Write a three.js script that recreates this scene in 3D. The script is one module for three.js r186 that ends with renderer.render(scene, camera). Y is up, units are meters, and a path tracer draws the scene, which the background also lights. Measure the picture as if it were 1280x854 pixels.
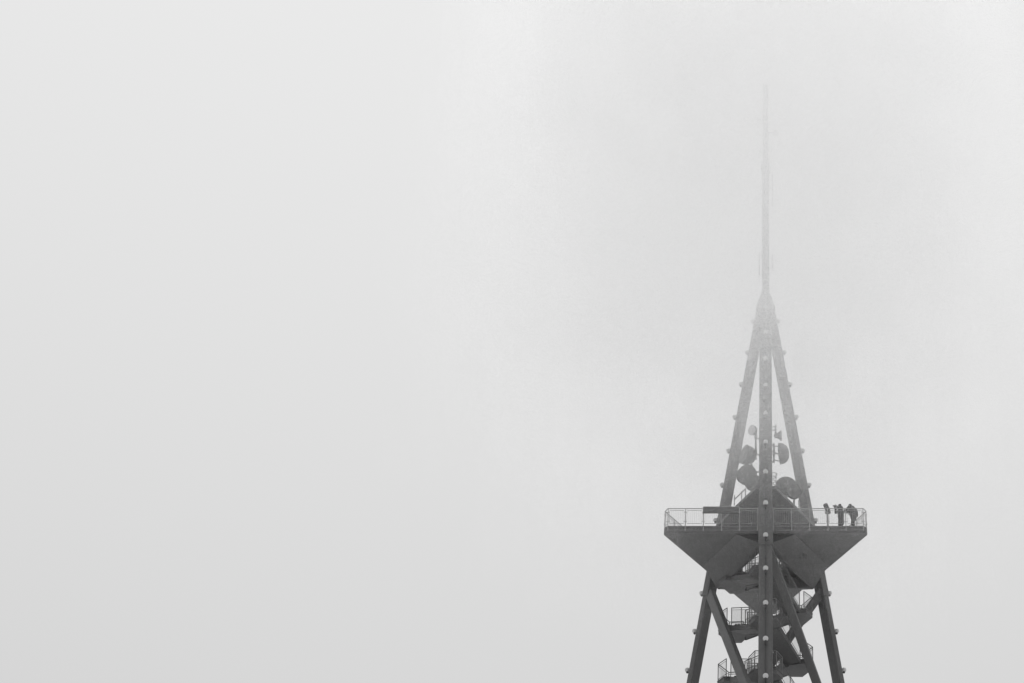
import * as THREE from 'three';
import { mergeGeometries } from 'three/addons/utils/BufferGeometryUtils.js';

// ---------------------------------------------------------------- camera, sky, sun, exposure
const renderer = new THREE.WebGLRenderer({ antialias: true });
renderer.toneMapping = THREE.LinearToneMapping;
renderer.toneMappingExposure = 1.6;
renderer.shadowMap.enabled = true;
const scene = new THREE.Scene();
const camera = new THREE.PerspectiveCamera(22.0, 1280 / 854, 0.5, 1500);
camera.position.set(0, -23.12, 88.97);              // on the slope below the tower, looking up at it
camera.rotation.set(0.66, 0, 0);
camera.setViewOffset(1280, 854, -317, 0, 1280, 854);

let seed = 11;
const rnd = () => { seed = (seed + 0x6d2b79f5) | 0; let t = Math.imul(seed ^ (seed >>> 15), 1 | seed); t = (t + Math.imul(t ^ (t >>> 7), 61 | t)) ^ t; return ((t ^ (t >>> 14)) >>> 0) / 4294967296; };
const SKY = 0.296, SUN = 0.75;
{ // fog overhead: twice as bright at the zenith as at the horizon
  const W = 128, H = 128, d = new Float32Array(W * H * 4);
  for (let r = 0; r < H; r++) {
    const s = Math.sin(((r + 0.5) / H - 0.5) * Math.PI), v = SKY * (1 + Math.max(0, s));
    for (let c = 0; c < W; c++) d.set([v, v, v, 1], (r * W + c) * 4);
  }
  const t = new THREE.DataTexture(d, W, H, THREE.RGBAFormat, THREE.FloatType);
  t.mapping = THREE.EquirectangularReflectionMapping; t.magFilter = THREE.LinearFilter; t.needsUpdate = true;
  scene.background = t; scene.environment = t;
}
const sun = new THREE.DirectionalLight(0xffffff, SUN);   // a dim, very soft sun above and behind the cloud
sun.position.set(0, 118, -26); sun.target.position.set(0, 30, 0); sun.shadow.radius = 90; sun.castShadow = true;
Object.assign(sun.shadow.camera, { left: -60, right: 60, top: 60, bottom: -60, near: 1, far: 260 });
scene.add(sun, sun.target);

// ---------------------------------------------------------------- helpers
const V = (x, y, z) => new THREE.Vector3(x, y, z), UPV = V(0, 1, 0), PI = Math.PI;
const names = new Map();
const numbered = (n) => { const k = names.get(n) ?? 0; names.set(n, k + 1); return k ? `${n}_${String(k).padStart(3, '0')}` : n; };
const plain = (g) => { const o = g.index ? g.toNonIndexed() : g; for (const k of Object.keys(o.attributes)) if (!['position', 'normal', 'uv'].includes(k)) o.deleteAttribute(k); return o; };
const merge = (gs, groups = false) => mergeGeometries(gs.map(plain), groups);
function obj(name, gs, m, parent) {
  const o = new THREE.Mesh(Array.isArray(gs) ? merge(gs, Array.isArray(m)) : gs, m);
  o.name = parent === scene ? numbered(name) : name; o.castShadow = o.receiveShadow = true; parent.add(o); return o;
}
function thing(name, label, category, pos = [0, 0, 0], turn = 0, group) {
  const o = new THREE.Group(); o.name = numbered(name); o.position.set(...pos); o.rotation.y = turn;
  o.userData = { label, category }; if (group) o.userData.group = group; scene.add(o); return o;
}
// a box from a to b, w across and h along the hint direction, edges chamfered by c
function bar(a, b, w, h, hint = UPV, c = 0) {
  const d = b.clone().sub(a), L = d.length(); d.normalize();
  const x = new THREE.Vector3().crossVectors(hint, d).normalize(), y = new THREE.Vector3().crossVectors(d, x);
  let g;
  if (c > 0) {
    const s = new THREE.Shape(), W = w / 2, H = h / 2;
    [[-W + c, -H], [W - c, -H], [W, -H + c], [W, H - c], [W - c, H], [-W + c, H], [-W, H - c], [-W, -H + c]].forEach((p, i) => (i ? s.lineTo(...p) : s.moveTo(...p)));
    g = new THREE.ExtrudeGeometry(s, { depth: L, bevelEnabled: false, steps: 1 });
  } else { g = new THREE.BoxGeometry(w, h, L); g.translate(0, 0, L / 2); }
  return g.applyMatrix4(new THREE.Matrix4().makeBasis(x, y, d).setPosition(a));
}
function rod(a, b, r, seg = 8, r2 = r) {
  const d = b.clone().sub(a), L = d.length(), g = new THREE.CylinderGeometry(r2, r, L, seg);
  g.translate(0, L / 2, 0);
  return g.applyMatrix4(new THREE.Matrix4().compose(a, new THREE.Quaternion().setFromUnitVectors(UPV, d.normalize()), V(1, 1, 1)));
}
const box = (x, y, z, w, h, d) => new THREE.BoxGeometry(w, h, d).translate(x, y, z);
const turned = (g, a) => g.applyMatrix4(new THREE.Matrix4().makeRotationY(a));
// a solid between two horizontal outlines [x, z] of as many corners
function prism(poly, y0, y1) {
  const s = new THREE.Shape(poly.map(([x, z]) => new THREE.Vector2(x, -z)));
  return new THREE.ExtrudeGeometry(s, { depth: y1 - y0, bevelEnabled: false }).rotateX(-PI / 2).translate(0, y0, 0);
}
function slab(outline, hole, y0, y1) {
  const s = new THREE.Shape(outline.map(([x, z]) => new THREE.Vector2(x, -z)));
  if (hole) s.holes.push(new THREE.Path(hole.map(([x, z]) => new THREE.Vector2(x, -z)).reverse()));
  return new THREE.ExtrudeGeometry(s, { depth: y1 - y0, bevelEnabled: false }).rotateX(-PI / 2).translate(0, y0, 0);
}
// a plate with thickness th (upwards) from a triangle or fan of points
function plate(pts, th) {
  const P = [], n = pts.length, U = pts.map((p) => p.clone().add(V(0, th, 0)));
  const tri = (a, b, c) => P.push(...a.toArray(), ...b.toArray(), ...c.toArray());
  for (let i = 1; i < n - 1; i++) { tri(pts[0], pts[i], pts[i + 1]); tri(U[0], U[i + 1], U[i]); }
  for (let i = 0; i < n; i++) { const j = (i + 1) % n; tri(pts[i], U[i], U[j]); tri(pts[i], U[j], pts[j]); }
  const g = new THREE.BufferGeometry(); g.setAttribute('position', new THREE.Float32BufferAttribute(P, 3));
  g.setAttribute('uv', new THREE.Float32BufferAttribute(P.flatMap((_, i) => (i % 3 ? [] : [P[i], P[i + 2]])), 2)); g.computeVertexNormals(); return g;
}
function hull(pts) {
  const p = [...pts].sort((a, b) => a[0] - b[0] || a[1] - b[1]), cr = (o, a, b) => (a[0] - o[0]) * (b[1] - o[1]) - (a[1] - o[1]) * (b[0] - o[0]);
  const half = (q) => { const h = []; for (const t of q) { while (h.length > 1 && cr(h[h.length - 2], h[h.length - 1], t) <= 0) h.pop(); h.push(t); } h.pop(); return h; };
  return [...half(p), ...half(p.reverse())];
}

// ---------------------------------------------------------------- materials (all neutral greys: a black and white photograph)
const grain = (() => { // paint wear: fine grain, blotches and vertical runs
  const N = 256, d = new Uint8Array(N * N * 4), cell = (n) => Array.from({ length: n * n }, rnd), A = cell(8), B = cell(32), Cc = cell(128), run = Array.from({ length: 64 }, rnd);
  const at = (t, n, x, y) => { const fx = x * n, fy = y * n, i = Math.floor(fx), j = Math.floor(fy), u = fx - i, v = fy - j, g = (a, b) => t[(b % n) * n + (a % n)]; return (g(i, j) * (1 - u) + g(i + 1, j) * u) * (1 - v) + (g(i, j + 1) * (1 - u) + g(i + 1, j + 1) * u) * v; };
  for (let y = 0; y < N; y++) for (let x = 0; x < N; x++) {
    const k = 0.34 * at(A, 8, x / N, y / N) + 0.26 * at(B, 32, x / N, y / N) + 0.2 * at(Cc, 128, x / N, y / N) + 0.2 * run[Math.floor(x / 4)];
    const v = Math.round(255 * (0.72 + 0.28 * Math.min(1, Math.max(0, 1.5 * k - 0.25)))); d.set([v, v, v, 255], (y * N + x) * 4);
  }
  const t = new THREE.DataTexture(d, N, N); t.wrapS = t.wrapT = THREE.RepeatWrapping; t.magFilter = THREE.LinearFilter; t.repeat.set(0.31, 0.31); t.needsUpdate = true; return t;
})();
const mat = (v, roughness, o = {}) => new THREE.MeshStandardMaterial({ color: new THREE.Color().setRGB(v, v, v), roughness, ...o });
const M = {
  steel: mat(0.122, 0.6, { map: grain }), deck: mat(0.2, 0.8, { map: grain }),
  galv: mat(0.33, 0.45, { metalness: 0.4 }), galvDark: mat(0.17, 0.5, { metalness: 0.3 }), globe: mat(0.55, 0.3), cap: mat(0.06, 0.6), conduit: mat(0.075, 0.7),
  dish: mat(0.11, 0.55), dishPale: mat(0.5, 0.5), radome: mat(0.115, 0.5), board: mat(0.075, 0.5), boardFace: mat(0.5, 0.4), black: mat(0.03, 0.5), concrete: mat(0.32, 0.9, { map: grain }),
  ground: mat(0.8, 0.95, { map: grain }), cloth1: mat(0.045, 0.9), cloth2: mat(0.07, 0.9), cloth3: mat(0.05, 0.9), skin: mat(0.26, 0.6), hair: mat(0.03, 0.7), shoe: mat(0.03, 0.6), sack: mat(0.06, 0.85), mast: mat(0.14, 0.55),
};

// ---------------------------------------------------------------- ground
{
  const g = new THREE.RingGeometry(0.01, 112, 96, 40).rotateX(-PI / 2), p = g.attributes.position, uv = g.attributes.uv;
  for (let i = 0; i < p.count; i++) {
    const x = p.getX(i), z = p.getZ(i), r = Math.hypot(x, z), k = Math.max(0, r - 11);
    p.setY(i, -0.32 * k * Math.min(1, k / 12) + Math.min(1, k / 20) * 0.7 * (Math.sin(x * 0.11) * Math.cos(z * 0.13) + Math.sin(x * 0.043 + z * 0.05)));
    uv.setXY(i, x, z);
  }
  g.computeVertexNormals();
  const o = obj('hillside', g, M.ground, scene); o.userData = { kind: 'structure', label: 'pale unseen hillside below the observation tower, whitened to bounce light up', category: 'ground' };  // out of view; whitened so it throws light up onto undersides and cloud
}

// ---------------------------------------------------------------- the tower
const tower = thing('observation_tower', 'three-legged steel lattice lookout tower with triangular deck and tall antenna mast', 'tower');
const TOPY = 50.31, LEAN = 0.177, ANG = [0, 2 * PI / 3, 4 * PI / 3];                 // front, right, left leg
const radial = (k) => V(Math.sin(ANG[k]), 0, Math.cos(ANG[k])), tang = (k) => V(Math.cos(ANG[k]), 0, -Math.sin(ANG[k]));
const legAt = (k, y, off = 0) => radial(k).multiplyScalar(LEAN * (TOPY - y) + off).setY(y);
const globeGeo = (() => {   // globe and its cup, which sits under it, with a stem back to the leg (local z points out from the leg)
  const globe = new THREE.SphereGeometry(0.148, 18, 12), cup = new THREE.LatheGeometry([[0.001, -0.21], [0.05, -0.21], [0.072, -0.165], [0.08, -0.135], [0.065, -0.122]].map((p) => new THREE.Vector2(...p)), 14);
  return merge([globe, merge([cup, rod(V(0, -0.2, 0), V(0, -0.24, -0.4), 0.03, 6)])], true);
})();
for (let k = 0; k < 3; k++) {
  const r = radial(k), leg = obj('leg', [bar(legAt(k, -0.2), legAt(k, 48.9), 0.77, 0.33, r, 0.025), bar(legAt(k, 28.3), legAt(k, 31.15), 0.84, 0.4, r, 0.02)], M.steel, tower);
  obj('conduit', bar(legAt(k, 0.6, 0.195), legAt(k, 47.6, 0.195), 0.075, 0.06, r), M.conduit, leg);
  for (let i = -9; i <= 10; i++) {
    const l = obj('globe_lamp', globeGeo, [M.globe, M.cap], leg), p = legAt(k, 24 + 2.4 * i, 0.55);
    l.position.copy(p); l.rotation.y = ANG[k];
  }
  obj('footing', [prism([[-0.9, -0.9], [0.9, -0.9], [0.9, 0.9], [-0.9, 0.9]], -0.8, 0.35)], M.concrete, tower).position.copy(legAt(k, 0).setY(0));
}
// one diagonal in each face, running down from leg to leg all the way round, and a ring of beams at each node level
const nodes = [28.75, 15.85, 1.6];
for (let n = 0; n < 2; n++) for (let k = 0; k < 3; k++) {
  const j = [1, 2, 0][k], a = legAt(k, nodes[n]), b = legAt(j, nodes[n + 1]), out = a.clone().add(b).setY(0).normalize();
  obj('brace', [bar(a, b, 0.5, 0.46, out, 0.03)], M.steel, tower);
}
for (let k = 0; k < 3; k++) obj('ring_beam', [bar(legAt(k, 15.85), legAt((k + 1) % 3, 15.85), 0.4, 0.4, UPV, 0.02)], M.steel, tower);

// deck
const INR = 3.384, HALF = INR * Math.sqrt(3) - 0.05, CUT = 0.14, DECK = 29.95, STAIR = 29.95, RIM = 29.5, RING = 28.77, RHO = 3.39;
const spin = ([x, z], a) => [x * Math.cos(a) + z * Math.sin(a), -x * Math.sin(a) + z * Math.cos(a)];
const rimLocal = [[-HALF + CUT, INR], [HALF - CUT, INR]];
const rim = (grow = 0) => [0, 1, 2].flatMap((k) => rimLocal.map(([x, z]) => spin([x * (1 + grow), z + grow * INR], ANG[k])));
const deckHole = (() => { const i = 1.65, cut = [1.95, 1.6, 1.95], e = []; for (let k = 0; k < 3; k++) { const t = (2 * i - cut[k]) / Math.sqrt(3); e.push(spin([-t, cut[k]], ANG[k]), spin([t, cut[k]], ANG[k])); } return e; })();
const deck = obj('deck', [slab(rim(-0.012), deckHole, DECK - 0.12, DECK)], M.deck, tower);
for (let k = 0; k < 3; k++) {
  obj('fascia', [turned(box(0, (RIM + DECK) / 2 - 0.005, INR, 2 * (HALF - CUT), DECK - RIM - 0.01, 0.05), ANG[k])], M.steel, deck);
  obj('edge_angle', [turned(box(0, RIM + 0.16, INR + 0.045, 2 * (HALF - CUT) - 0.1, 0.05, 0.05), ANG[k]), turned(box(0, DECK - 0.02, INR + 0.04, 2 * (HALF - CUT) - 0.1, 0.07, 0.04), ANG[k])], M.galvDark, deck);
  const c0 = spin([HALF - CUT, INR], ANG[k]), c1 = spin([-HALF + CUT, INR], ANG[(k + 1) % 3]), at = (c, y) => V(c[0], y, c[1]);
  obj('corner_plate', [bar(at(c0, (RIM + DECK) / 2), at(c1, (RIM + DECK) / 2), 0.05, DECK - RIM - 0.02, UPV)], M.steel, deck);
  const P = (j, y) => radial(j).multiplyScalar(RHO).setY(y), a = P(k, RIM + 0.01), b = P((k + 1) % 3, RIM + 0.01);
  obj('soffit_panel', plate([at(c0, RIM + 0.01), a, b, at(c1, RIM + 0.01)].reverse(), 0.03), M.steel, deck);   // under the wing between two legs
  const e0 = spin([-HALF + CUT, INR - 0.02], ANG[k]), e1 = spin([HALF - CUT, INR - 0.02], ANG[k]);
  obj('soffit_panel', plate([at(e0, RIM + 0.012), a.clone().multiplyScalar(0.9).setY(RIM + 0.012), at(e1, RIM + 0.012)], 0.03), M.steel, deck);
  const mid = (s) => P(k, 0).lerp(P((k + 1) % 3, 0), s).setY((RING + RIM) / 2), inw = mid(0.5).setY(0).normalize().multiplyScalar(-0.09);
  obj('ring_beam', [bar(mid(0.025).add(inw), mid(0.975).add(inw), 0.18, RIM - RING, UPV, 0.01)], M.steel, deck);
  // a sloping tray under each wing, from the ring up to the flat soffit
  const lo = (s) => P(k, 0).lerp(P((k + 1) % 3, 0), s).setY(RING + 0.02), out = mid(0.5).setY(0).normalize().multiplyScalar(1.35), hi = (s) => lo(s).add(out).setY(RIM - 0.004), up = (s) => lo(s).setY(RIM - 0.004);
  obj('sloping_soffit', [plate([lo(0.02), hi(0.16), hi(0.84), lo(0.98)].reverse(), 0.02), plate([lo(0.02), up(0.02), hi(0.16)].reverse(), 0.02), plate([lo(0.98), hi(0.84), up(0.98)].reverse(), 0.02)], M.steel, deck);
}
for (const [x, z, l] of [[-1.62, 1.62, 0.3], [2.0, 1.3, 0.34], [2.2, 1.5, 0.4], [2.34, 1.36, 0.4]]) obj('drain_pipe', rod(V(x, 29.4 - l, z), V(x, 29.5, z), 0.025, 8), M.galvDark, deck);

// railing round the deck: posts bolted to the fascia, framed panels of upright bars between them
const postX = [0.455, 1.49, 2.5, 3.55, 4.58, 5.58], RAIL = 31.27, RZ = INR + 0.06;
const postGeo = merge([rod(V(0, 29.76, 0), V(0, RAIL - 0.02, 0), 0.026, 8), box(0, 29.84, -0.02, 0.09, 0.1, 0.05), box(0, 31.02, 0, 0.2, 0.03, 0.03), box(0, 30.4, 0, 0.2, 0.03, 0.03)]);
const balusterGeo = rod(V(0, 30.26, 0), V(0, 31.15, 0), 0.0075, 5);
for (let k = 0; k < 3; k++) {
  const rail = new THREE.Group(); rail.name = 'railing'; rail.rotation.y = ANG[k]; rail.position.y = -0.15; tower.add(rail);
  const tops = [];
  for (const s of [-1, 1]) {
    tops.push(rod(V(s * 0.42, RAIL, RZ), V(s * 5.6, RAIL, RZ), 0.028, 8));
    for (let i = 0; i < 6; i++) obj('post', postGeo, M.galv, rail).position.set(s * postX[i], 0, RZ);
    for (let i = 0; i < 5; i++) {
      const x0 = postX[i] + 0.09, x1 = postX[i + 1] - 0.09, f = [30.26, 31.15].map((y) => rod(V(s * x0, y, RZ), V(s * x1, y, RZ), 0.015, 6));
      obj('panel_frame', [...f, ...[x0, x1].map((x) => rod(V(s * x, 30.26, RZ), V(s * x, 31.15, RZ), 0.011, 6))], M.galv, rail);
      for (let b = 1; b < 8; b++) obj('baluster', balusterGeo, M.galv, rail).position.set(s * (x0 + (x1 - x0) * b / 8), 0, RZ);
    }
  }
  const c = spin([-5.6, RZ], ANG[1]);   // the short return across the cut corner
  tops.push(rod(V(5.6, RAIL, RZ), V(c[0], RAIL, c[1]), 0.028, 8), rod(V(5.6, 30.26, RZ), V(c[0], 30.26, c[1]), 0.013, 6));
  obj('top_rail', tops, M.galv, rail);
}

// stair: three flights to a turn, landing at each leg, down to the ground
const RC = 2.1, RISE = 1.08, FW = 1.1, order = [1, 2, 0];      // going down, the landings come at the right, left and front leg
const landC = (k) => [Math.sin(ANG[k]) * RC, Math.cos(ANG[k]) * RC];
const railRun = (pts, bars = true) => { // posts, handrail, lower bar and upright bars along floor points
  const gs = [];
  for (let i = 0; i < pts.length; i++) {
    gs.push(rod(pts[i].clone().add(V(0, -0.12, 0)), pts[i].clone().add(V(0, 1.08, 0)), 0.026, 7));
    if (!i) continue;
    const a = pts[i - 1], b = pts[i], L = a.distanceTo(b), up = (p, y) => p.clone().add(V(0, y, 0));
    gs.push(rod(up(a, 1.08), up(b, 1.08), 0.027, 7), rod(up(a, 0.95), up(b, 0.95), 0.014, 5), rod(up(a, 0.12), up(b, 0.12), 0.018, 5));
    const n = Math.max(1, Math.round(L / 1.0));
    for (let j = 1; j < n; j++) gs.push(rod(up(a.clone().lerp(b, j / n), -0.12), up(a.clone().lerp(b, j / n), 1.08), 0.024, 7));
    if (bars) { const m = Math.round(L / 0.12); for (let j = 1; j < m; j++) { const q = a.clone().lerp(b, j / m); gs.push(rod(up(q, 0.12), up(q, 0.95), 0.0075, 4)); } }
  }
  return merge(gs);
};
// a flight in its own axes: x runs down the stair from the upper landing, y = 0 is the upper floor
const spanF = RC * Math.sqrt(3), endF = 0.6, run = spanF - 2 * endF, RISERS = 7;
const flightGeo = (() => {
  const gs = [], s = new THREE.Shape();
  [[0, -0.03], [run, -RISE - 0.03], [run, -RISE - 0.26], [run - 0.12, -RISE - 0.26], [-0.1, -0.34], [-0.1, -0.03]].forEach((p, i) => (i ? s.lineTo(...p) : s.moveTo(...p)));
  for (const z of [-FW / 2, FW / 2 - 0.05]) gs.push(new THREE.ExtrudeGeometry(s, { depth: 0.05, bevelEnabled: false }).translate(0, 0, z));
  gs.push(bar(V(-0.1, -0.3, 0), V(run - 0.1, -RISE - 0.22, 0), FW - 0.11, 0.03, UPV));
  return merge(gs);
})();
const treadGeo = new THREE.BoxGeometry(run / RISERS + 0.03, 0.04, FW - 0.12);
const flightRail = [-1, 1].map((s) => railRun([V(0.05, 0, s * (FW / 2 - 0.02)), V(run / 2, -RISE / 2, s * (FW / 2 - 0.02)), V(run - 0.05, -RISE, s * (FW / 2 - 0.02))]));
const landPoly = (() => { // landing outline for the leg straight ahead (+z), centre at (0, RC)
  const p = [];
  for (const s of [-1, 1]) { const u = [s * 0.5, -Math.sqrt(3) / 2], w = [-u[1], u[0]], e = [u[0] * endF, RC + u[1] * endF]; p.push([e[0] + w[0] * FW / 2, e[1] + w[1] * FW / 2], [e[0] - w[0] * FW / 2, e[1] - w[1] * FW / 2]); p.push([s * 0.62, RC + 0.7], [s * 0.97, RC + 0.05]); }
  return hull(p);
})();
const landGeo = merge([slab(landPoly, null, -0.06, 0), slab(landPoly.map(([x, z]) => [x * 0.97, RC + (z - RC) * 0.97]), null, -0.28, -0.061)]);
const landRail = railRun([[-0.95, RC - 0.08], [-0.6, RC + 0.66], [0.6, RC + 0.66], [0.95, RC - 0.08]].map(([x, z]) => V(x * 0.97, 0, z)));
for (let n = 0; n < 27; n++) {
  const k = order[n % 3], j = order[(n + 1) % 3], y = STAIR - RISE * n, [ax, az] = landC(k), [bx, bz] = landC(j);
  if (n) {
    const l = obj('landing', landGeo, M.steel, tower); l.position.y = y; l.rotation.y = ANG[k];
    obj('landing_railing', landRail, M.galvDark, l);
  }
  const f = obj('stair_flight', flightGeo, M.steel, tower), ux = (bx - ax) / spanF, uz = (bz - az) / spanF;
  f.position.set(ax + ux * endF, y, az + uz * endF); f.rotation.y = Math.atan2(-uz, ux);
  for (let i = 0; i < RISERS - 1; i++) obj('tread', treadGeo, M.galvDark, f).position.set((i + 0.5) * run / RISERS + 0.1, -RISE * (i + 1) / RISERS, 0);
  for (const g of flightRail) obj('handrail', g, M.galvDark, f);
}
// guard rail round the stairwell in the deck
obj('stairwell_railing', railRun([...deckHole.slice(4), ...deckHole.slice(0, 2)].map(([x, z]) => V(x * 1.06, DECK, z * 1.06))), M.galvDark, tower);

// roof over the stairhead between the legs, which carries the antennas
const ROOFY = 32.76;
const roofOutline = (() => { const i = 1.97, cut = 3.0, e = []; for (let k = 0; k < 3; k++) { const t = (2 * i - cut) / Math.sqrt(3); e.push(spin([-t, cut], ANG[k]), spin([t, cut], ANG[k])); } return e; })();
const roof = obj('antenna_platform', [slab(roofOutline, null, ROOFY, ROOFY + 0.2)], M.steel, tower);
for (let k = 0; k < 3; k++) {
  const a = radial(k);
  obj('roof_beam', [bar(a.clone().multiplyScalar(0.2).setY(ROOFY + 0.1), a.clone().multiplyScalar(LEAN * (TOPY - ROOFY)).setY(ROOFY + 0.1), 0.16, 0.18, UPV)], M.steel, roof);
}
obj('antenna_pole', [rod(V(0, ROOFY + 0.2, 0), V(0, 40.6, 0), 0.11, 12), rod(V(0, 38.9, 0.0), V(0.62, 38.9, 0.2), 0.04, 8), rod(V(0.62, 39.25, 0.2), V(0.62, 38.3, 0.2), 0.05, 8), rod(V(0, 39.15, 0), V(0.62, 39.15, 0.2), 0.035, 8),
  rod(V(0, 38.2, 0), V(-0.6, 38.2, 0.35), 0.045, 8), rod(V(-0.6, 38.7, 0.35), V(-0.6, 36.6, 0.35), 0.055, 8), rod(V(0, 37.0, 0), V(-0.6, 37.0, 0.35), 0.045, 8),
  rod(V(0, 37.7, 0), V(0.5, 37.7, 0.3), 0.04, 8), rod(V(0, 36.4, 0), V(0.5, 36.5, 0.3), 0.04, 8), rod(V(0.5, 37.8, 0.3), V(0.5, 36.4, 0.3), 0.055, 8),
  rod(V(0, 35.9, 0), V(-0.85, 35.8, 0.2), 0.05, 8), rod(V(-0.85, 36.4, 0.2), V(-0.85, 32.9, 0.2), 0.06, 8), rod(V(1.1, 35.2, -0.3), V(1.1, 32.9, -0.3), 0.06, 8), rod(V(1.7, 34.4, 0.25), V(1.7, 32.9, 0.25), 0.05, 8)], M.galvDark, roof);
obj('guard_rail', [rod(V(-1.85, 32.9, 1.0), V(-1.85, 33.6, 1.0), 0.03), rod(V(-1.85, 33.3, 1.0), V(-1.2, 34.05, 1.0), 0.035), rod(V(-1.42, 32.9, 1.0), V(-1.42, 33.85, 1.0), 0.03), rod(V(-1.2, 32.9, 1.0), V(-1.2, 34.1, 1.0), 0.03), rod(V(-1.42, 33.85, 1.0), V(-1.2, 34.05, 1), 0.025), rod(V(2.0, 32.9, 0), V(2.0, 33.9, 0), 0.04)], M.galv, roof);

// collar where the legs meet and the mast above it
const lathe = (pts, seg = 24) => new THREE.LatheGeometry(pts.map((p) => new THREE.Vector2(...p)), seg);
const mast = obj('mast', [lathe([[0.55, 46.9], [0.6, 48.2], [0.63, 48.72], [0.58, 48.88], [0.36, 49.65], [0.28, 49.9], [0.25, 50.2], [0.245, 60.7], [0.2, 61.5], [0.195, 69.4], [0.1, 69.62], [0.001, 69.65]])], M.mast, tower);
obj('mast_flange', [lathe([[0.23, 60.6], [0.32, 60.8], [0.36, 61.1], [0.36, 61.35], [0.26, 61.6], [0.18, 61.75]])], M.mast, mast);
for (const [y, x, z, l] of [[51.2, -0.42, 0.1, 2.2], [51.8, 0.46, 0.05, 1.4], [57.5, 0.48, 0.1, 2.0], [59.6, 0.46, 0, 1.2], [62.1, -0.42, 0.05, 0.8], [62.3, 0.42, 0.1, 0.8]])
  obj('rod_antenna', [rod(V(x, y, z), V(x, y + l, z), 0.035, 8), rod(V(0, y + 0.25, 0), V(x, y + 0.25, z), 0.022, 6), rod(V(0, y + l - 0.3, 0), V(x, y + l - 0.3, z), 0.022, 6)], M.galvDark, mast);
obj('rod_antenna', [rod(V(-0.62, 65.9, 0), V(0.5, 65.9, 0), 0.03, 6), rod(V(-0.55, 65.6, 0), V(-0.55, 66.2, 0), 0.03, 6), rod(V(0.45, 65.6, 0), V(0.45, 66.2, 0), 0.03, 6)], M.galvDark, mast);
obj('rod_antenna', [rod(V(0, 64.6, 0), V(0.75, 64.6, 0), 0.03, 6), box(0.75, 64.6, 0, 0.3, 0.3, 0.2)], M.galvDark, mast);

// ---------------------------------------------------------------- microwave dishes on the antenna platform
// r: radius, kind: 'drum' (shrouded), 'cone' (flared horn dish) or 'bowl' (curved cover over a shallow rim); dir: where the dish points; post: the pole it is clamped to
function dish(label, kind, [x, y, z], dir, r, depth, post, face = M.radome) {
  const t = thing('parabolic_antenna', label, 'antenna', [x, y, z], 0, undefined), q = new THREE.Quaternion().setFromUnitVectors(UPV, V(...dir).normalize());
  const set = (name, g, m) => obj(name, g.map((h) => h.applyQuaternion(q)), m, t);
  if (kind === 'drum') {
    set('shroud', [lathe([[0.02, -depth], [r * 0.5, -depth * 0.85], [r * 0.96, -depth * 0.45], [r, -depth * 0.35], [r, 0], [r * 1.03, 0.005], [r * 1.03, 0.04], [r * 0.97, 0.04]], 32)], M.dish);
    set('radome', [lathe([[r * 0.985, 0.03], [r * 0.6, 0.06], [0.001, 0.075]], 32)], face);
  } else if (kind === 'cone') {
    set('horn', [lathe([[0.05, -depth], [0.09, -depth * 0.8], [r * 0.7, -depth * 0.25], [r, 0], [r, 0.03], [r * 0.96, 0.03]], 28)], M.dish);
    set('radome', [lathe([[r * 0.97, 0.02], [0.001, 0.04]], 28)], face);
  } else {
    set('reflector', [lathe([[0.001, -0.06], [r * 0.7, -0.05], [r, 0], [r * 1.02, 0.03], [r, 0.05]], 32)], M.dish);
    set('cover', [lathe([[r, 0.045], [r * 0.93, depth * 0.42], [r * 0.74, depth * 0.74], [r * 0.42, depth * 0.94], [0.001, depth]], 32)], face);
  }
  const back = V(0, kind === 'bowl' ? -0.03 : -depth * 0.9, 0).applyQuaternion(q), to = V(...post).sub(t.position);
  obj('mount', [rod(back, to, 0.05, 8), rod(to.clone().add(V(0, -0.16, 0)), to.clone().add(V(0, 0.16, 0)), 0.085, 10), ...(kind === 'bowl' ? [rod(V(r * 0.8, 0, 0).applyQuaternion(q), to.clone().add(V(0, -0.5, 0)), 0.03, 6), rod(V(-r * 0.8, 0, 0).applyQuaternion(q), to.clone().add(V(0, 0.5, 0)), 0.03, 6)] : [])], M.galvDark, t);
  return t;
}
dish('small pale dish antenna on the pole opposite the flared one', 'drum', [-0.82, 38.62, 0.55], [-0.75, -0.25, 0.8], 0.3, 0.34, [-0.6, 38.3, 0.35], M.dishPale);
dish('small flared cone antenna seen side on, high on its pole', 'cone', [0.93, 38.46, 0.2], [1, -0.05, 0.12], 0.33, 0.42, [0.62, 38.5, 0.2]);
dish('large dish antenna with a bulging cover beside the right-hand leg', 'bowl', [0.84, 37.05, 0.3], [1, 0.03, 0.1], 0.66, 0.6, [0.5, 37.1, 0.3]);
dish('deep dark drum antenna above the wider drum beside the left-hand leg', 'drum', [-1.3, 37.15, 0.1], [-0.85, 0.1, 0.5], 0.6, 0.8, [-0.6, 37.2, 0.35]);
dish('wide dark drum antenna below the deep one beside the left-hand leg', 'drum', [-1.17, 35.45, 0.45], [-0.4, -0.1, 0.85], 0.62, 0.55, [-0.85, 35.8, 0.2]);
dish('lowest drum antenna low over the platform roof behind the front leg', 'drum', [-0.75, 34.6, 0.85], [-0.2, -0.1, 1], 0.5, 0.5, [-0.85, 34.6, 0.2]);
dish('broad round dish antenna facing the slope by the right-hand leg', 'drum', [1.25, 34.8, 0.1], [0.15, -0.1, 1], 0.64, 0.5, [1.1, 34.8, -0.3]);
dish('paler dish antenna overlapping the broad round one', 'drum', [1.68, 34.05, 0.75], [0.45, -0.1, 0.9], 0.48, 0.4, [1.7, 34.1, 0.25]);
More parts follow.
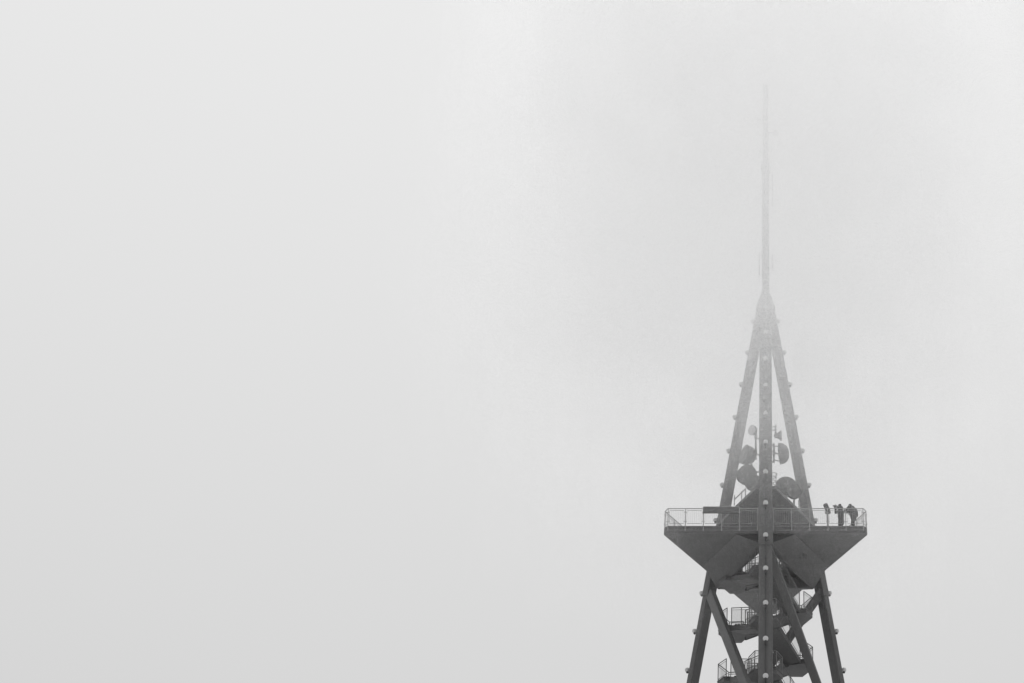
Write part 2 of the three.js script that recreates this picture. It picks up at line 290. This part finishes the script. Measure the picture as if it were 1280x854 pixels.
{ // small lattice aerial
  const t = thing('lattice_antenna', 'small square lattice aerial standing beside the broad round dish', 'antenna', [0.5, ROOFY + 0.2, 0.35]), c = [[-0.13, -0.13], [0.13, -0.13], [0.13, 0.13], [-0.13, 0.13]], g = [];
  for (let i = 0; i < 4; i++) { const [a, b] = c[i], [d, e] = c[(i + 1) % 4]; g.push(rod(V(a, 0, b), V(a, 2.55, b), 0.022, 6)); for (let y = 0.1; y < 2.4; y += 0.3) g.push(rod(V(a, y, b), V(d, y + 0.3, e), 0.013, 5), rod(V(a, y, b), V(d, y, e), 0.013, 5)); }
  obj('lattice_frame', g, M.galvDark, t);
  obj('top_ring', [new THREE.TorusGeometry(0.2, 0.02, 6, 20).rotateX(PI / 2).translate(0, 2.55, 0)], M.galvDark, t);
}

// ---------------------------------------------------------------- on the deck
{ // panorama board hung on the railing
  const t = thing('panorama_board', 'long panorama board fixed along the deck railing', 'board', [-2.54, 30.97, RZ + 0.06]), b = new THREE.Group(); t.rotation.x = -0.12;
  obj('panel', [box(0, 0, 0, 2.06, 0.44, 0.05)], M.board, t); obj('picture_face', [box(0, 0.0, -0.028, 1.98, 0.38, 0.008)], M.boardFace, t);
  obj('top_edge', [box(0, 0.235, -0.01, 2.1, 0.03, 0.1)], M.galv, t); for (const s of [-1, 1]) obj('bracket', [box(s * 1.04, 0.02, -0.03, 0.03, 0.5, 0.1)], M.galv, t);
}
{ // coin telescope
  const t = thing('coin_telescope', 'coin-operated telescope tilted on a post at the railing', 'telescope', [3.56, DECK, 3.15]);
  obj('post', [rod(V(0, 0, 0), V(0, 1.05, 0), 0.05, 14), lathe([[0.16, 0], [0.16, 0.03], [0.06, 0.05]], 16)], M.galvDark, t);
  obj('yoke', [box(-0.13, 1.18, 0, 0.03, 0.28, 0.1), box(0.13, 1.18, 0, 0.03, 0.28, 0.1), box(0, 1.05, 0, 0.29, 0.04, 0.1)], M.galvDark, t);
  const h = new THREE.Matrix4().makeRotationZ(0.38).setPosition(-0.02, 1.38, 0), head = merge([new THREE.CylinderGeometry(0.14, 0.11, 0.5, 16), box(0, -0.05, 0, 0.2, 0.26, 0.26)]).applyMatrix4(h);
  obj('housing', head, M.cap, t);
  obj('lens', new THREE.CylinderGeometry(0.12, 0.12, 0.03, 16).translate(0, 0.26, 0).applyMatrix4(h), M.black, t);
  obj('eyepiece', [new THREE.CylinderGeometry(0.035, 0.04, 0.12, 10).translate(-0.05, -0.3, 0).applyMatrix4(h), new THREE.CylinderGeometry(0.035, 0.04, 0.12, 10).translate(0.05, -0.3, 0).applyMatrix4(h)], M.black, t);
}
// ---------------------------------------------------------------- people: tapered bones joined by a smooth minimum, meshed with surface nets
function nets(f, lo, hi, h) {
  const n = lo.map((l, i) => Math.ceil((hi[i] - l) / h) + 1), [nx, ny, nz] = n, F = new Float32Array(nx * ny * nz), id = (i, j, k) => (k * ny + j) * nx + i;
  for (let k = 0; k < nz; k++) for (let j = 0; j < ny; j++) for (let i = 0; i < nx; i++) F[id(i, j, k)] = f(lo[0] + i * h, lo[1] + j * h, lo[2] + k * h);
  const vid = new Int32Array(F.length).fill(-1), P = [], T = [];
  for (let k = 0; k < nz - 1; k++) for (let j = 0; j < ny - 1; j++) for (let i = 0; i < nx - 1; i++) {
    let c = 0, x = 0, y = 0, z = 0;
    const e = (a, b, d, a2, b2, d2) => { const u = F[id(i + a, j + b, k + d)], w = F[id(i + a2, j + b2, k + d2)]; if (u < 0 !== w < 0) { const t = u / (u - w); x += a + (a2 - a) * t; y += b + (b2 - b) * t; z += d + (d2 - d) * t; c++; } };
    for (const a of [0, 1]) for (const b of [0, 1]) { e(0, a, b, 1, a, b); e(a, 0, b, a, 1, b); e(a, b, 0, a, b, 1); }
    if (c) { vid[id(i, j, k)] = P.length / 3; P.push(lo[0] + (i + x / c) * h, lo[1] + (j + y / c) * h, lo[2] + (k + z / c) * h); }
  }
  const quad = (a, b, c, d, flip) => { if (Math.min(a, b, c, d) < 0) return; flip ? T.push(a, c, b, a, d, c) : T.push(a, b, c, a, c, d); };
  for (let k = 1; k < nz - 1; k++) for (let j = 1; j < ny - 1; j++) for (let i = 1; i < nx - 1; i++) {
    const s = F[id(i, j, k)] < 0;
    if (s !== F[id(i + 1, j, k)] < 0) quad(vid[id(i, j - 1, k - 1)], vid[id(i, j, k - 1)], vid[id(i, j, k)], vid[id(i, j - 1, k)], !s);
    if (s !== F[id(i, j + 1, k)] < 0) quad(vid[id(i - 1, j, k - 1)], vid[id(i - 1, j, k)], vid[id(i, j, k)], vid[id(i, j, k - 1)], !s);
    if (s !== F[id(i, j, k + 1)] < 0) quad(vid[id(i - 1, j - 1, k)], vid[id(i, j - 1, k)], vid[id(i, j, k)], vid[id(i - 1, j, k)], !s);
  }
  const g = new THREE.BufferGeometry(); g.setAttribute('position', new THREE.Float32BufferAttribute(P, 3)); g.setIndex(T); g.computeVertexNormals();
  g.setAttribute('uv', new THREE.Float32BufferAttribute(new Float32Array(P.length / 3 * 2), 2)); return g;
}
function bones(list, h = 0.014, k = 0.03) { // list of [a, b, ra, rb]
  const lo = [9, 9, 9], hi = [-9, -9, -9];
  for (const [a, b, ra, rb] of list) for (const [p, r] of [[a, ra], [b, rb]]) for (let i = 0; i < 3; i++) { lo[i] = Math.min(lo[i], p[i] - r - 3 * h); hi[i] = Math.max(hi[i], p[i] + r + 3 * h); }
  const pre = list.map(([a, b, ra, rb]) => { const d = [b[0] - a[0], b[1] - a[1], b[2] - a[2]]; return [a, d, 1 / Math.max(1e-9, d[0] ** 2 + d[1] ** 2 + d[2] ** 2), ra, rb - ra]; });
  return nets((x, y, z) => {
    let m = 9;
    for (const [a, d, il, r, dr] of pre) {
      const px = x - a[0], py = y - a[1], pz = z - a[2], t = Math.min(1, Math.max(0, (px * d[0] + py * d[1] + pz * d[2]) * il));
      const q = Math.hypot(px - d[0] * t, py - d[1] * t, pz - d[2] * t) - r - dr * t, e = Math.max(0, k - Math.abs(m - q)) / k; m = Math.min(m, q) - e * e * k / 4;
    }
    return m;
  }, lo, hi, h);
}
const lerp3 = (a, b, t) => a.map((v, i) => v + (b[i] - v) * t), add3 = (a, b, s = 1) => a.map((v, i) => v + b[i] * s);
function handBones(w, dir, curl, side) { // wrist, pointing direction, direction the fingers curl to, direction of the thumb
  const L = [], palm = add3(w, dir, 0.085);
  L.push([w, palm, 0.026, 0.03], [add3(w, side, 0.012), add3(palm, side, 0.024), 0.022, 0.02], [add3(w, side, -0.012), add3(palm, side, -0.024), 0.022, 0.019]);
  [[0.033, 0.068], [0.011, 0.078], [-0.012, 0.072], [-0.034, 0.056]].forEach(([s, l]) => { const a = add3(palm, side, s), b = add3(add3(a, dir, l * 0.42), curl, l * 0.2), c = add3(add3(b, dir, l * 0.15), curl, l * 0.45); L.push([a, b, 0.0095, 0.009], [b, c, 0.009, 0.0078]); });
  const t0 = add3(add3(w, dir, 0.025), side, 0.026), t1 = add3(add3(t0, side, 0.028), dir, 0.032), t2 = add3(add3(t1, curl, 0.022), dir, 0.024); L.push([t0, t1, 0.0125, 0.0105], [t1, t2, 0.0105, 0.0085]);
  return L;
}
function headBones([x, y, z], f) { // centre of the head, facing direction f (unit, level)
  const s = [f[2], 0, -f[0]], P = (a, b, c) => [x + f[0] * c + s[0] * a, y + b, z + f[2] * c + s[2] * a];
  const L = [[P(0, 0.045, -0.02), P(0, 0.02, 0.01), 0.088, 0.078], [P(0, -0.01, 0.03), P(0, -0.075, 0.045), 0.062, 0.042], [P(0, -0.09, 0.055), P(0, -0.092, 0.062), 0.024, 0.02], [P(0, 0.012, 0.088), P(0, -0.026, 0.106), 0.008, 0.014], [P(0, -0.052, 0.088), P(0, -0.053, 0.09), 0.016, 0.014]];
  for (const q of [-1, 1]) L.push([P(q * 0.085, 0.012, -0.005), P(q * 0.088, -0.025, 0), 0.014, 0.01], [P(q * 0.034, 0.028, 0.082), P(q * 0.05, 0.024, 0.074), 0.014, 0.012]);
  return L;
}
function person(name, label, pos, turn, J, look) {
  const t = thing(name, label, 'person', pos, turn, undefined), X = (p) => [-p[0], p[1], p[2]], both = (f) => [...f(J.r, 1), ...f(J.l, -1)];
  const torso = [[J.pelvis, J.chest, 0.14, 0.155], [add3(J.pelvis, [0.06, 0, 0]), add3(J.chest, [0.07, 0, 0]), 0.1, 0.11], [add3(J.pelvis, [-0.06, 0, 0]), add3(J.chest, [-0.07, 0, 0]), 0.1, 0.11], [J.chest, J.neck, 0.12, 0.055]];
  const arms = (g) => both((s) => [[s.shoulder, s.elbow, 0.055 + g, 0.043 + g], [s.elbow, s.wrist, 0.043 + g, 0.03 + g]]), legs = (g) => both((s) => [[s.hip, s.knee, 0.085 + g, 0.058 + g], [s.knee, s.ankle, 0.058 + g, 0.042 + g]]);
  const sh = both((s) => [[J.neck, s.shoulder, 0.055, 0.06]]);
  const body = merge([bones([...torso.map(([a, b, p, q]) => [a, b, p - 0.02, q - 0.02]), ...sh.map(([a, b, p, q]) => [a, b, p - 0.02, q - 0.02]), ...arms(-0.006), ...legs(-0.01), [J.neck, J.head, 0.052, 0.055], ...both((s) => [[s.ankle, s.toe, 0.04, 0.03]])], 0.014),
    bones([[J.neck, add3(J.head, [0, -0.08, 0]), 0.05, 0.05], ...headBones(J.head, look)], 0.006, 0.018), ...[J.r, J.l].map((s) => bones([[lerp3(s.elbow, s.wrist, 0.8), s.wrist, 0.027, 0.026], ...handBones(s.wrist, s.dir, s.curl, s.side)], 0.0045, 0.008))]);
  obj('body', body, M.skin, t);
  const f = look, P = (a, b, c) => [J.head[0] + f[0] * c + f[2] * a, J.head[1] + b, J.head[2] + f[2] * c - f[0] * a];
  obj('hair', bones([[P(0, 0.075, -0.035), P(0, 0.06, 0.0), 0.085, 0.08], [P(0, 0.03, -0.05), P(0, -0.05, -0.055), 0.078, 0.05], [P(0.06, 0.05, -0.01), P(0.07, 0.0, -0.03), 0.045, 0.04], [P(-0.06, 0.05, -0.01), P(-0.07, 0.0, -0.03), 0.045, 0.04]], 0.008, 0.03), M.hair, t);
  obj('trousers', bones([...legs(0.012), [add3(J.pelvis, [0.05, -0.02, 0]), add3(J.pelvis, [-0.05, -0.02, 0]), 0.145, 0.145]], 0.014), J.trouserM, t);
  for (const s of [J.r, J.l]) obj('shoe', bones([[add3(s.ankle, [0, -0.045, -0.03]), s.toe, 0.05, 0.042], [s.ankle, add3(s.ankle, [0, -0.04, 0]), 0.05, 0.05]], 0.011), M.shoe, t);
  obj('coat', bones([...torso.map(([a, b, p, q]) => [a, b, p + J.bulk, q + J.bulk]), ...sh.map(([a, b, p, q]) => [a, b, p + J.bulk * 0.7, q + J.bulk * 0.7]), ...arms(0.014 + J.bulk * 0.6), ...J.coat], 0.014, 0.05), J.coatM, t);
  return t;
}
{ // photographer in a long coat; faces +z in its own axes
  const J = { pelvis: [0, 0.94, 0], chest: [0, 1.24, 0.0], neck: [0, 1.43, 0.02], head: [0, 1.585, 0.06], bulk: 0.028, coatM: M.cloth1, trouserM: M.cloth3, coat: [[[0, 0.92, 0], [0, 0.46, -0.01], 0.155, 0.165], [[0.07, 0.9, 0], [0.1, 0.4, 0], 0.12, 0.14], [[-0.07, 0.9, 0], [-0.1, 0.4, 0], 0.12, 0.14], [[0, 1.42, -0.03], [0, 1.46, -0.06], 0.08, 0.06]] };
  for (const [n, s] of [['r', 1], ['l', -1]]) J[n] = { hip: [s * 0.09, 0.9, 0], knee: [s * 0.1, 0.49, 0.03], ankle: [s * 0.11, 0.1, -0.01], toe: [s * 0.13, 0.045, 0.14], shoulder: [s * 0.19, 1.38, 0], elbow: [s * 0.24, 1.29, 0.22], wrist: [s * 0.12, 1.47, 0.26], dir: [-s * 0.25, 0.66, 0.7], curl: [-s * 0.85, 0.3, 0.3], side: [-s * 0.5, 0.55, -0.65] };
  person('person', 'person in a long dark coat raising a camera to the face', [4.32, DECK, 3.02], -PI / 2 + 0.25, J, [0, 0, 1]);
  const c = thing('camera', 'small dark camera held up by the person in the long coat', 'camera', [4.32, DECK, 3.02], -PI / 2 + 0.25);
  obj('camera_body', [box(0, 1.565, 0.3, 0.15, 0.1, 0.06), box(0, 1.625, 0.3, 0.06, 0.03, 0.05)], M.black, c);
  obj('lens', new THREE.CylinderGeometry(0.04, 0.045, 0.12, 18).rotateX(PI / 2).translate(0, 1.56, 0.385), M.black, c);
}
{ // hooded walker leaning to look at a phone held low over the rail
  const J = { pelvis: [0, 0.92, -0.04], chest: [0, 1.22, 0.03], neck: [0, 1.43, 0.1], head: [0, 1.57, 0.17], bulk: 0.038, coatM: M.cloth2, trouserM: M.cloth1, coat: [[[0, 0.93, -0.03], [0, 0.8, -0.03], 0.18, 0.17], [[0, 1.43, 0.02], [0, 1.5, 0.03], 0.1, 0.08]] };
  for (const [n, s] of [['r', 1], ['l', -1]]) J[n] = { hip: [s * 0.09, 0.88, -0.04], knee: [s * 0.1, 0.48, 0.02], ankle: [s * 0.1, 0.1, -0.03], toe: [s * 0.12, 0.045, 0.12], shoulder: [s * 0.2, 1.38, 0.07], elbow: [s * 0.26, 1.3, 0.33], wrist: [s * 0.1, 1.17, 0.5], dir: [-s * 0.2, -0.25, 0.94], curl: [-s * 0.7, 0.6, 0.2], side: [-s * 0.55, 0.8, 0.1] };
  person('person', 'person in a bulky jacket with a backpack, bent over a phone', [5.02, DECK, 3.02], -PI / 2 + 0.3, J, [0, 0, 1]);
  const b = thing('backpack', 'rounded backpack on the person in the bulky jacket', 'backpack', [5.02, DECK, 3.02], -PI / 2 + 0.3);
  obj('sack', bones([[[0, 1.32, -0.16], [0, 1.02, -0.2], 0.11, 0.12], [[0.07, 1.3, -0.15], [0.09, 1.02, -0.18], 0.09, 0.1], [[-0.07, 1.3, -0.15], [-0.09, 1.02, -0.18], 0.09, 0.1]], 0.014, 0.06), M.sack, b);
  for (const s of [-1, 1]) obj('strap', new THREE.TubeGeometry(new THREE.CatmullRomCurve3([V(s * 0.12, 1.38, -0.16), V(s * 0.14, 1.505, 0.05), V(s * 0.13, 1.33, 0.245), V(s * 0.16, 1.12, 0.2), V(s * 0.2, 0.98, -0.1)]), 20, 0.02, 6), M.sack, b);
  const p = thing('phone', 'phone in the hands of the person in the bulky jacket', 'phone', [5.02, DECK, 3.02], -PI / 2 + 0.3);
  obj('phone_body', [box(0, 0, 0, 0.075, 0.15, 0.009)], M.black, p).position.set(0, 1.2, 0.64); p.children[0].rotation.x = -0.7;
}

// ---------------------------------------------------------------- the low cloud: drops adrift in the air, thickening from just above the deck upwards
{
  const S = 3, levels = [0.006, 0.018, 0.04, 0.068, 0.105];   // extinction per metre
  const drop = new THREE.MeshPhysicalMaterial({ color: 0xffffff, roughness: 1, transmission: 1, thickness: 0, specularIntensity: 0, side: THREE.DoubleSide });
  const geos = levels.map((sig, n) => {
    const SIDE = [0.007, 0.008, 0.012, 0.02, 0.02][n], AREA = SIDE * SIDE * Math.sqrt(3) / 4;
    const N = Math.round(sig / (AREA / 2) * S * S * S), P = new Float32Array(N * 9), v = new THREE.Vector3(), q = new THREE.Quaternion();
    for (let i = 0; i < N; i++) {
      const c = [(rnd() - 0.5) * S, (rnd() - 0.5) * S, (rnd() - 0.5) * S]; q.set(rnd() - 0.5, rnd() - 0.5, rnd() - 0.5, rnd() - 0.5).normalize();
      for (let j = 0; j < 3; j++) { v.set(Math.cos(j * 2.0944), Math.sin(j * 2.0944), 0).multiplyScalar(SIDE / Math.sqrt(3)).applyQuaternion(q); P.set([c[0] + v.x, c[1] + v.y, c[2] + v.z], i * 9 + j * 3); }
    }
    const g = new THREE.BufferGeometry(); g.setAttribute('position', new THREE.BufferAttribute(P, 3)); g.computeVertexNormals(); return g;
  });
  const sm = (a, b, x) => { const t = Math.min(1, Math.max(0, (x - a) / (b - a))); return t * t * (3 - 2 * t); };
  const dens = (x, y, z) => (0.06 * sm(22, 42, y) + 0.015 * sm(44, 56, y)) * (1 - sm(9, 26, Math.hypot((x + 1) * 1.25, z - 13))) * sm(-10, -1, z);
  const lists = levels.map(() => []);
  for (let x = -24; x <= 24; x += S) for (let z = -15; z <= 39; z += S) for (let y = 24; y < 75; y += S) {
    const d = dens(x, y, z); if (d < 0.0015) continue;
    let i = 0; while (i < levels.length - 1 && levels[i + 1] <= d) i++;
    if (d < levels[0]) { if (rnd() < d / levels[0]) lists[0].push([x, y, z]); continue; }
    if (i < levels.length - 1 && rnd() < (d - levels[i]) / (levels[i + 1] - levels[i])) i++;
    lists[i].push([x, y, z]);
  }
  const m = new THREE.Matrix4(), e = new THREE.Euler(), quarter = () => PI / 2 * Math.floor(rnd() * 4);
  const cloud = new THREE.Group(); cloud.name = 'low_cloud'; cloud.userData = { kind: 'stuff', label: 'thick low cloud wrapping the mast and upper legs of the tower', category: 'cloud' }; scene.add(cloud);
  lists.forEach((l, i) => {
    const o = new THREE.InstancedMesh(geos[i], drop, l.length); o.name = 'cloud_drops'; o.userData = { kind: 'stuff' }; o.castShadow = o.receiveShadow = true;
    l.forEach((p, n) => { m.makeRotationFromEuler(e.set(quarter(), quarter(), quarter())).setPosition(...p); o.setMatrixAt(n, m); }); cloud.add(o);
  });
  console.log('cloud cells', lists.map((l) => l.length).join(' '));
}
renderer.render(scene, camera);
